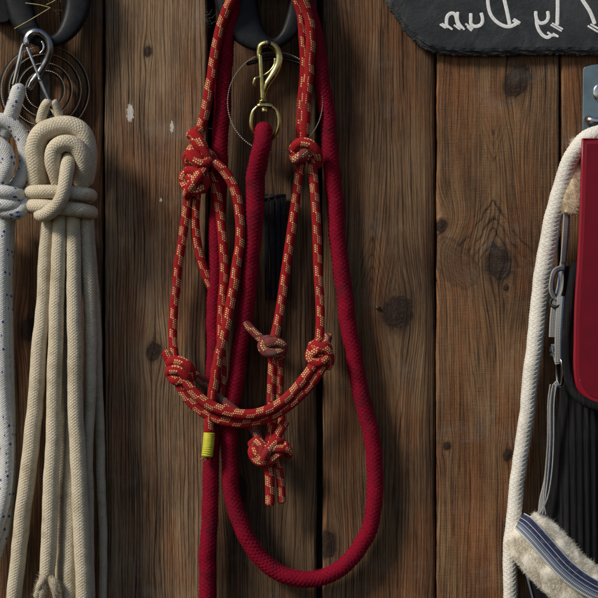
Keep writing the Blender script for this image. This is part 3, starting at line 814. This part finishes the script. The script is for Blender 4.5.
# knot at the left end of the noseband
hp('knot', [[(170, 370, 20), (171, 362, 28), (180, 361, 34), (188, 366, 35), (191, 374, 30), (185, 382, 24)],
            [(172, 378, 22), (170, 371, 30), (178, 370, 35), (186, 376, 34), (190, 384, 28)],
            [(192, 376, 22), (184, 381, 30), (175, 380, 31), (170, 374, 24)]], seed=100, r=4.9)
hp('rope_stub', [[(173, 364, 22), (168, 357, 22), (165, 350, 21)]], seed=103, r=4.8)
hp('nose_rope', [[(180, 374, 30), (188, 384, 32), (196, 394, 33), (210, 405, 34), (232, 413, 35), (255, 414, 35), (276, 406, 34), (293, 392, 33), (306, 376, 32), (315, 363, 30)]], seed=104, r=5.2, wobble=.2)
hp('nose_rope', [[(178, 380, 28), (184, 393, 27), (196, 407, 27), (214, 418, 27), (238, 423, 27), (262, 420, 28), (284, 409, 30), (302, 394, 30), (314, 380, 29), (324, 364, 28)]], seed=105, r=4.9)
hp('nose_rope', [[(176, 366, 20), (186, 370, 19), (198, 378, 17), (212, 392, 14), (228, 405, 22), (243, 418, 22), (254, 430, 20), (262, 446, 22)]], mat='halter_worn', seed=106, r=4.5)
# chin knot and tails
hp('knot', [[(255, 446, 18), (252, 452, 26), (257, 461, 28), (267, 462, 31), (278, 455, 32), (285, 447, 28), (282, 442, 20)],
            [(262, 443, 22), (265, 447, 33), (277, 449, 34), (288, 450, 30), (288, 457, 22)],
            [(253, 444, 22), (257, 452, 29), (260, 458, 27)],
            [(250, 446, 20), (257, 441, 28), (263, 448, 34), (262, 458, 32), (255, 462, 24)],
            [(286, 445, 20), (277, 442, 30), (268, 450, 36), (264, 459, 34), (270, 465, 24)]], seed=107, r=4.4)
hp('chin_rope', [[(286, 420, 22), (279, 433, 24), (270, 446, 26)]], seed=111, r=4.5)
hp('tail', [[(264, 456, 24), (269, 470, 22), (270, 488, 20), (270, 507, 19)]], seed=112, r=4.9, capr=1.0)
hp('tail', [[(274, 456, 22), (279, 470, 20), (281, 486, 17), (282, 504, 16)]], seed=113, r=4.2)

# ------------------------------------------------------------------ slate sign
sg = empty('slate_sign', W(520, -40, 6), 'black slate board with white chalk lettering along the top right', 'sign')
out = []
r_ = np.random.default_rng(3)
def jag(a, b, k, amp):
    a = np.array(a, float); b = np.array(b, float)
    for q in range(k):
        t = q / k; out.append(tuple(a + (b - a) * t + r_.normal(size=2) * amp))
jag((380, -150), (384, -40), 20, .4); jag((384, -40), (386, 2), 10, .5)
jag((386, 2), (393, 16), 6, .5); jag((393, 16), (405, 33), 8, .6); jag((405, 33), (421, 47), 8, .6); jag((421, 47), (441, 55), 9, .6); jag((441, 55), (470, 56.5), 14, .5)
jag((470, 56.5), (520, 55), 22, .6); jag((520, 55), (600, 55.5), 36, .7); jag((600, 55.5), (690, 52), 26, .6); jag((690, 52), (705, 20), 8, .6); jag((705, 20), (705, -150), 20, .5); jag((705, -150), (380, -150), 20, .5)
O = np.array(out)
mb = MB()
cen = O.mean(0)
def shrink(P, a):
    c = np.roll(P, -1, 0) - np.roll(P, 1, 0); nr = np.stack([c[:, 1], -c[:, 0]], 1); nr /= np.linalg.norm(nr, axis=1)[:, None]
    ar = .5 * np.sum(P[:, 0] * np.roll(P[:, 1], -1) - np.roll(P[:, 0], -1) * P[:, 1])
    return P - nr * a * (1 if ar > 0 else -1)
base = np.array(O)
lv = [(0, 6), (0, 9), (.8 , 10.6), (2.2, 11.4), (4.2, 12.3), (5.6, 13.4), (8.5, 14)]
V = []
n = len(base)
for li, (a, d) in enumerate(lv):
    P = shrink(base, a) if a else base.copy()
    for k in range(4 if li > 2 else 0): P = (np.roll(P, 1, 0) + P * 2 + np.roll(P, -1, 0)) / 4
    jit = .5 * np.array([math.sin(q * .53 + li * 2.1) + math.sin(q * 1.31 + li) for q in range(n)]) if 0 < li < 6 else np.zeros(n)
    for q in range(n): V.append(W(P[q][0], P[q][1] + jit[q] * .55, d + (jit[q] * .5 if li < 6 else 0)))
F = [(k * n + i, k * n + (i + 1) % n, (k + 1) * n + (i + 1) % n, (k + 1) * n + i) for k in range(len(lv) - 1) for i in range(n)]
mb.add(V, F); ngon(mb, np.array(V[-n:]))
mb.build('slate', M['slate'], sg, smooth=False)
def ZA(pts): return [(435 + x / 7.475, y / 7.475, 14.1) for x, y in pts]
def ZB(pts): return [(518 + x / 7.475, y / 7.475, 14.1) for x, y in pts]
strokes = [(ZA([(90, 205), (86, 165), (92, 125), (112, 103), (138, 100), (155, 118), (165, 160), (180, 200)]), 1.75),
           (ZA([(172, 88), (168, 115), (172, 160), (192, 198)]), 1.6),
           (ZA([(35, 180), (82, 212)]), .95), (ZA([(50, 174), (100, 208)]), .95), (ZA([(92, 192), (132, 222)]), 1.1),
           (ZA([(140, 186), (190, 222)]), 1.0), (ZA([(160, 182), (205, 212)]), .95), (ZA([(190, 186), (222, 224)]), 1.1),
           (ZA([(268, 98), (268, 140), (270, 178), (290, 196), (320, 196), (346, 182), (356, 155), (352, 120), (344, 94)]), 1.75),
           (ZA([(226, 176), (268, 206)]), 1.0), (ZA([(240, 196), (276, 232)]), 1.1), (ZA([(258, 190), (286, 220)]), 1.0),
           (ZA([(408, -90), (396, -20), (400, 50), (418, 110), (455, 158), (505, 190), (550, 200), (590, 188), (625, 165)]), 1.8),
           (ZA([(505, -110), (516, -20), (538, 80), (560, 188)]), 1.9),
           (ZA([(588, 140), (640, 172)]), 1.0), (ZA([(578, 152), (632, 182)]), 1.0),
           (ZB([(134, 82), (134, 120), (144, 152), (164, 172), (190, 172), (214, 158), (226, 130), (222, 82)]), 1.75),
           (ZB([(138, 130), (142, 185), (160, 232), (188, 266), (220, 280), (248, 268)]), 1.75),
           (ZB([(218, 240), (262, 272)]), 1.1), (ZB([(258, 250), (304, 276)]), 1.2), (ZB([(240, 262), (290, 270)]), .9),
           (ZB([(296, -90), (297, 60), (294, 190)]), 1.9),
           (ZB([(242, 184), (328, 234)]), .85), (ZB([(254, 172), (338, 220)]), .85),
           (ZB([(450, -60), (490, 10), (540, 90), (576, 182)]), 2.0),
           (ZB([(520, 192), (600, 240)]), .95), (ZB([(540, 180), (615, 222)]), .95)]
mb = MB()
for k, (P, wd) in enumerate(strokes):
    P = [(x, y, d + .04 * (k % 5)) for x, y, d in P]
    tube(mb, P, wd, 12, .5, flat=.09, seed=k, capr=.45)
mb.build('lettering', M['chalk'], sg)

# ------------------------------------------------------------------ galvanised bracket
br = empty('steel_bracket', W(605, 80, 4), 'blue grey galvanised plate with bolt under the slate sign', 'bracket')
mb = MB(); f, b = plate(mb, [(583, 69), (585, 67), (592, 65), (600, 64.2), (612, 64), (625, 66), (628, 70), (628, 176), (582, 176), (582.4, 120)], 3.5, 7, .8); ngon(mb, f)
mb.build('plate', M['galv'], br, smooth=False)
mb = MB(); disc(mb, 603, 92.5, 9.2, 10.2, 2.0, 32); disc(mb, 603, 92.5, 13.5, 5.0, 5, 6); mb.build('bolt_washer', M['steel'], br)
mb = MB(); tube(mb, [(588, 119, 7), (588.5, 119, 14), (590, 120, 20), (598, 121, 22), (612, 121, 22)], 4.2, 18, .6); mb.build('peg', M['steel'], br)

# ------------------------------------------------------------------ white rope on the right
ww = empty('plaited_rope', W(590, 130, 20), 'thick white plaited rope draped over the bracket peg, right', 'rope', 'ropes hung on the wall')
mb = MB()
tube(mb, [(660, 200, 22, 1.0), (640, 150, 40, 1.0), (615, 132, 50, 1.0), (600, 134, 52, 1.0), (588, 138.5, 51, 1.0), (578, 148, 48, .98), (569, 163, 43, .95), (563, 182, 38, .98), (557, 205, 33, 1.0), (551, 230, 28, 1.05), (545.5, 258, 24, 1.05), (540, 300, 19, 1), (534, 350, 18, .95), (529, 395, 17, .88), (523, 440, 16, .84), (517, 485, 15, .84), (512, 530, 14, .82), (510, 570, 13, .8), (511, 620, 13, .8), (514, 700, 13, .8)], 8.6, nu=48, step=.6, N=6, p=4.8, amp=1.3, seed=120, fuzz=(5, 1.0, .10), wobble=.4)
mb.build('rope', M['white'], ww)

# ------------------------------------------------------------------ red painted box edge and the black holder
def smooth_out(P, lo=4):
    # round the outline everywhere except the two top corners
    P = [np.array(q, float) for q in P]; out = [tuple(q) for q in P[:3]]
    tail = np.array([(a[0], 0, a[1]) for a in P[3:]]) ; R_, _, _ = spline(tail, 1.5)
    return out + [(q[0], q[2]) for q in R_]
rb = empty('red_case', W(600, 260, 40), 'glossy red painted metal case at the right edge in a black holder', 'case')
def red_d(px, py): return 0
mb = MB()
E_ = [(581.5, 139), (583, 138), (640, 138), (640, 392), (622, 403), (603, 405), (588, 401), (577, 389), (573.5, 370), (573.5, 340), (574.5, 300), (577, 262), (579, 220), (580.5, 175)]
E_ = smooth_out(E_); f, b = plate(mb, E_, 42, 62, 2.4); ngon(mb, f)
ob = mb.build('case', M['red'], rb)
for p in ob.data.polygons: p.use_smooth = True
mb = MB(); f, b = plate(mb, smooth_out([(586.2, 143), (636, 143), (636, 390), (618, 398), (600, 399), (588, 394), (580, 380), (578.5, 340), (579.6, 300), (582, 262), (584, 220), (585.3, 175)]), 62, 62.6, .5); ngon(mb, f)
mb.build('shaded_front_panel', M['red_shaded'], rb)  # thin sheet that carries the painted shade of the case front

bh = empty('black_holder', W(600, 420, 25), 'black ribbed cloth holder with padded rim around the red case', 'holder')
mb = MB()
L_ = [(552, 262), (561, 263), (566, 280), (563, 320), (561, 360), (561, 400), (557, 430), (552, 470), (547, 505), (540, 535), (531, 556), (525, 562), (528, 580), (535, 612), (545, 660), (690, 660), (690, 262)]
L_ = L_[1:]
# dense grid sheet with vertical ribs, front surface curved
ys = np.linspace(266, 690, 240)
lx = np.interp(ys, [262, 280, 320, 360, 400, 430, 470, 505, 535, 556, 562, 580, 612, 690], [565, 566, 563, 561, 560, 556, 552, 547, 540, 531, 525, 528, 535, 548])
nu_ = 150; V = []
for y, l in zip(ys, lx):
    for q in range(nu_):
        t = q / (nu_ - 1); px = l + (690 - l) * t
        s = (px - l)
        d = 14 + 16 * (1 - math.exp(-s / 9.0)) + 1.0 * math.sin(px * .9 + .6 * math.sin(y * .02)) * min(1, s / 8) + 1.0 * math.sin(px * .09 + y * .011)
        if y > 400: d += 8 * min(1, (y - 400) / 40) * (1 - math.exp(-s / 14))
        V.append(W(px, y, d))
i = np.arange(239)[:, None] * nu_; j = np.arange(nu_ - 1)[None, :]
F = np.stack([i + j, i + nu_ + j, i + nu_ + j + 1, i + j + 1], -1).reshape(-1, 4)
mb.add(V, F)
VB = np.array(V).reshape(240, nu_, 3); ed = VB[:, 0]; bk = ed.copy(); bk[:, 1] = -.004
k = np.arange(239); mb.add(np.concatenate([bk, ed]), np.stack([k, k + 1, k + 241, k + 240], 1))
mb.build('body', M['cloth'], bh)
mb = MB(); tube(mb, [(576, 262, 40), (572, 285, 44), (567.5, 320, 46), (566, 350, 47), (568, 375, 50), (575, 393, 56), (587, 403, 62), (602, 408, 64), (625, 406, 64), (645, 396, 60)], 4.6, 20, .8, seed=130)
mb.build('padded_rim', M['cloth'], bh)
mb = MB(); tube(mb, [(525, 563, 18), (527, 576, 19), (531, 592, 20), (536, 612, 20)], 1.0, 8, 1); mb.build('seam', M['web'], bh)

# ------------------------------------------------------------------ webbing halter with sheepskin
def strip(mb, pts, w, th=1.6, step=1.0, nrm=(0, -1, 0), nx=10, bulge=0.0, mi=0, wid=None):
    """flat tape; pts (px,py,d,angle) ; angle turns the face about the tape axis (deg)"""
    P = np.array([W(*q[:3]) for q in pts]); R, s, L = spline(P, step * MM)
    T, _, _ = frames(R)
    d = np.concatenate([[0], np.cumsum(np.linalg.norm(np.diff(P, axis=0), axis=1))]); d = d / d[-1] * L
    ang = np.radians(np.interp(s, d, [q[3] for q in pts]))
    ws = np.interp(s, d, [q[4] if len(q) > 4 else 1 for q in pts])
    y = np.array([0, -1., 0]); S = np.cross(T, y); S /= np.linalg.norm(S, axis=1)[:, None]; Nn = np.cross(S, T)
    S2 = S * np.cos(ang)[:, None] + Nn * np.sin(ang)[:, None]; N2 = np.cross(S2, T)
    prof = []
    for q in range(nx + 1): t = q / nx; prof.append((t - .5, .5 * th + bulge * math.sin(math.pi * t), t))
    for q in range(nx, -1, -1): t = q / nx; prof.append((t - .5, -.5 * th + bulge * math.sin(math.pi * t), t))
    m = len(prof); V = []; UV = []
    for a, b, t in prof:
        V.append(R + S2 * (a * w * MM * ws)[:, None] + N2 * b * MM); UV.append(np.stack([np.full(len(R), t), s * 1000], 1))
    V = np.stack(V, 1).reshape(-1, 3); UV = np.stack(UV, 1).reshape(-1, 2); n = len(R)
    i = np.arange(n - 1)[:, None] * m; j = np.arange(m)[None, :]; j2 = (j + 1) % m
    F = np.stack([i + j, i + j2, i + m + j2, i + m + j], -1).reshape(-1, 4)
    mb.add(V, F, UV, mi)
def fleece_tube(mb, pts, r, dens, ln, seed, flat=.75, mi=0, lean=None, clump=True):
    rr = np.random.default_rng(seed)
    P = np.array([W(*q[:3]) for q in pts]); R, s, L = spline(P, 1.2 * MM); T, Nn, B = frames(R)
    d = np.concatenate([[0], np.cumsum(np.linalg.norm(np.diff(P, axis=0), axis=1))]); d = d / d[-1] * L
    rs = r * MM * np.interp(s, d, [q[3] for q in pts])
    nu = 40; u = np.arange(nu) / nu * 2 * np.pi
    lump = 1 + .05 * np.sin(s[:, None] * 260 + np.sin(u * 3)[None] * 2) + .04 * np.sin(u * 5 + s[:, None] * 130)
    X = R[:, None] + (rs[:, None] * lump)[..., None] * (np.cos(u)[None, :, None] * Nn[:, None] * flat + np.sin(u)[None, :, None] * B[:, None])
    V = X.reshape(-1, 3); n = len(R)
    i = np.arange(n - 1)[:, None] * nu; j = np.arange(nu)[None, :]; j2 = (j + 1) % nu
    F = np.stack([i + j, i + j2, i + nu + j2, i + nu + j], -1).reshape(-1, 4)
    mb.add(V, F[:, ::-1], None, mi)
    for e in (0, n - 1):   # domed end
        c = R[e] + T[e] * (rs[e] * .35 * (-1 if e == 0 else 1)); VV = np.vstack([V[e * nu:(e + 1) * nu], c])
        mb.add(VV, [(q, (q + 1) % nu, nu) for q in range(nu)], None, mi)
    k = int(dens * L * 1000)
    # clumped fleece: fibres of one lock share a direction
    locks = max(k // 22, 1)
    lk = rr.integers(0, locks, k)
    li = rr.random(locks) * (n - 1); la = rr.random(locks) * 2 * np.pi; ld_ = rr.normal(size=(locks, 3)) * .55
    ii = np.clip(li[lk] + rr.normal(size=k) * 1.1, 0, n - 1).astype(int); a = la[lk] + rr.normal(size=k) * 1.3 * MM / rs[ii]
    fr = rr.random(k) < .45; ii = np.where(fr, rr.integers(0, n, k), ii); a = np.where(fr, rr.random(k) * 2 * np.pi, a)
    nrm = np.cos(a)[:, None] * Nn[ii] * (.5 + .5 * flat) + np.sin(a)[:, None] * B[ii]
    nrm /= np.linalg.norm(nrm, axis=1)[:, None]
    base = R[ii] + rs[ii][:, None] * (np.cos(a)[:, None] * Nn[ii] * flat + np.sin(a)[:, None] * B[ii]) * .97
    le = ld_[lk] + (np.array(lean) if lean is not None else 0)
    hairs(mb, base, nrm, T[ii], ln, .20, rr, np.zeros((k, 2)), mi, lay=.3, curl=.8, seg=3, lean=le)
fh = empty('webbing_halter', W(570, 130, 20), 'grey blue webbing halter with sheepskin noseband at the lower right', 'halter')
mb = MB(); fleece_tube(mb, [(582, 142, 30, 1), (579, 155, 34, 1), (575, 182, 40, 1.0), (572, 205, 42, 1.0), (571, 213, 42, .9)], 8.6, 320, 2.8, 1)
mb.build('fleece_sleeve', M['fleece_dark'], fh)
mb = MB(); strip(mb, [(567, 208, 40, 18), (565.5, 235, 36, 22), (563.5, 262, 30, 26)], 6.6)
strip(mb, [(563, 262, 29, 25), (560, 285, 28, 20), (557, 300, 28, 12)], 6.0)
mb.build('cheek_strap', M['web'], fh)
mb = MB()
strip(mb, [(562, 268, 32, 10), (555, 271, 36, 20), (552, 280, 37, 30), (551.5, 290, 37, 25), (556, 298, 34, 20), (560, 290, 31, 20), (561, 276, 30, 20), (559, 266, 29, 15)], 5.2, 1.4, nx=6)
mb.build('strap_loop', M['web'], fh)
mb = MB(); tube(mb, [(552, 298, 34), (550.5, 304, 34), (556, 307, 36), (562, 300, 34), (561, 294, 32)], 1.5, 10, .6); mb.build('slide_buckle', M['darksteel'], fh)
mb = MB(); strip(mb, [(556, 300, 33, 12), (554, 318, 32, 10), (553, 337, 30, 8)], 8.0, 2.0); mb.build('strap_end', M['web'], fh)
mb = MB(); strip(mb, [(561, 296, 36, -6), (559.5, 318, 36, -4), (558.5, 340, 35, 2), (558.5, 362, 33, 6)], 7.2, 2.0); mb.build('cheek_strap', M['web'], fh)
mb = MB(); strip(mb, [(554, 344, 30, 0), (555.5, 354, 31, 4), (558, 364, 33, 6)], 5.5, 1.6)
rr = np.random.default_rng(8)
for k in range(14):
    x = 552 + rr.random() * 4; y = 343 + rr.random() * 10
    tube(mb, [(x, y, 31), (x - 1.5 + rr.normal(), y + 2 + rr.normal() * 2, 34), (x - 3 * rr.random(), y + 4 + rr.normal() * 2, 35)], .22, 5, .6)
mb.build('frayed_end', M['web'], fh)
mb = MB(); tube(mb, [(560 + 3.2 * math.sin(a), 373 - 13.5 * math.cos(a), 33 + 5 * math.sin(a + .3)) for a in np.linspace(0, 2 * np.pi, 25)], 1.5, 12, .5, capr=0)
mb.build('metal_ring', M['steel'], fh)
mb = MB(); strip(mb, [(558, 383, 34, 10), (554.5, 388, 36, 14), (552.5, 400, 35, 16), (551.5, 430, 33, 14), (549, 460, 33, 10), (547, 480, 34, 8), (542.5, 500, 36, 5), (541, 514, 38, 0)], 6.2, 1.6)
mb.build('nose_strap', M['web'], fh)
mb = MB()
for a, b in ((556.5, -1), (553, .5), (550.5, 2)):
    tube(mb, [(a, 384, 37), (a - 2.2, 400, 38), (a - 2.8, 440, 36), (a - 5, 475, 36), ((a - 550) * .5 + 543.5, 500, 39), (541.5 + b * 2.2, 515, 40)], .75, 8, .7, N=5, p=1.5, amp=.2, seed=int(a))
mb.build('cord', M['cobweb'], fh)
nb = MB()
path = [(521, 528, 30, .80), (531, 538, 33, 1.0), (548, 556, 36, 1.05), (565, 574, 38, 1.0), (585, 590, 38, 1.0), (608, 602, 38, 1.0), (640, 610, 36, 1.0)]
fleece_tube(nb, path, 24.5, 1500, 2.6, 3, flat=.72)
nb.build('fleece_noseband', M['fleece'], fh)
mb = MB()
# striped tape wrapped over the front of the fleece
strip(mb, [(520, 521, 42, -6, .9), (525, 525, 49, 0), (535, 535.5, 55, 4), (549, 551.5, 58, 6), (563, 567, 60, 6), (580, 581, 60, 6), (600, 592, 60, 4), (640, 602, 58, 4)], 19.5, 1.4, nx=16, bulge=1.2)
mb.build('striped_tape', M['stripe'], fh)

# ------------------------------------------------------------------ straw and cobwebs
for P, lb in (([(14, 29, 32), (30, 20, 34), (50, 8, 32)], 'long dry straw lying across the left arm of the top left hook'),
              ([(25, 3, 30), (40, 5, 30), (51, 8, 29)], 'short dry straw near the top edge, across the hole of the top left hook'),
              ([(46, 5, 26), (54, 1, 24), (62, -6, 22)], 'tiny dry straw tuft at the top inside the top left hook')):
    mb = MB(); tube(mb, P, .45, 8, .8); tag(mb.build('straw', M['straw']), lb, 'straw', 'bits of straw on the hook')
mb = MB(); rr = np.random.default_rng(4)
for cx, cy, sp, d, k in ((200, 18, 7, 6, 40), (262, 22, 14, 10, 14), (236, 104, 14, 6, 6), (60, 4, 14, 26, 12)):
    for q in range(k):
        a = rr.normal(size=2) * sp * .6; b = a + rr.normal(size=2) * sp * .8
        tube(mb, [(cx + a[0], cy + a[1], d + rr.random() * 3), (cx + (a[0] + b[0]) / 2 + rr.normal(), cy + (a[1] + b[1]) / 2 + rr.normal(), d + 1), (cx + b[0], cy + b[1], d + rr.random() * 3)], .06, 4, 1.2, capr=0)
tube(mb, [(208, 128, 12), (213, 129, 10), (219, 130, 9)], .12, 5, 1)
tube(mb, [(297, 163, 20), (289, 185, 12), (283, 215, 6)], .10, 5, 1)
tag(mb.build('cobweb', M['cobweb']), 'dusty grey cobweb threads around the hooks', 'cobweb', kind='stuff')

# ------------------------------------------------------------------ camera, light, world
cam = bpy.data.cameras.new('camera'); co = bpy.data.objects.new('camera', cam); COL.objects.link(co)
co.location = (0, -D * MM, 0); co.rotation_euler = (math.radians(90), 0, 0)
cam.sensor_width = 36; cam.lens = 36 * D / 598.0; cam.clip_start = .05; cam.clip_end = 200
SC.camera = co
elev, az = math.radians(38), math.radians(-55)   # az: from straight in front of the wall toward the left
dirv = Vector((math.cos(elev) * math.sin(az), -math.cos(elev) * math.cos(az), math.sin(elev)))   # toward the sun
sun = bpy.data.lights.new('sun', 'SUN'); sun.energy = 3.9; sun.angle = math.radians(14); sun.color = (1, .93, .82)
so = bpy.data.objects.new('sun', sun); COL.objects.link(so)
so.rotation_euler = dirv.to_track_quat('Z', 'Y').to_euler()
w = bpy.data.worlds.new('World'); SC.world = w; w.use_nodes = True
nt = w.node_tree; bg = nt.nodes['Background']
sky = nt.nodes.new('ShaderNodeTexSky'); sky.sky_type = 'NISHITA'; sky.sun_disc = False
sky.sun_elevation = elev; sky.sun_rotation = math.atan2(dirv.x, dirv.y)
nt.links.new(sky.outputs[0], bg.inputs[0]); bg.inputs[1].default_value = 0.095
SC.view_settings.view_transform = 'Standard'; SC.view_settings.look = 'None'
SC.view_settings.exposure = -0.32; SC.view_settings.gamma = 1
SC.render.engine = 'CYCLES'
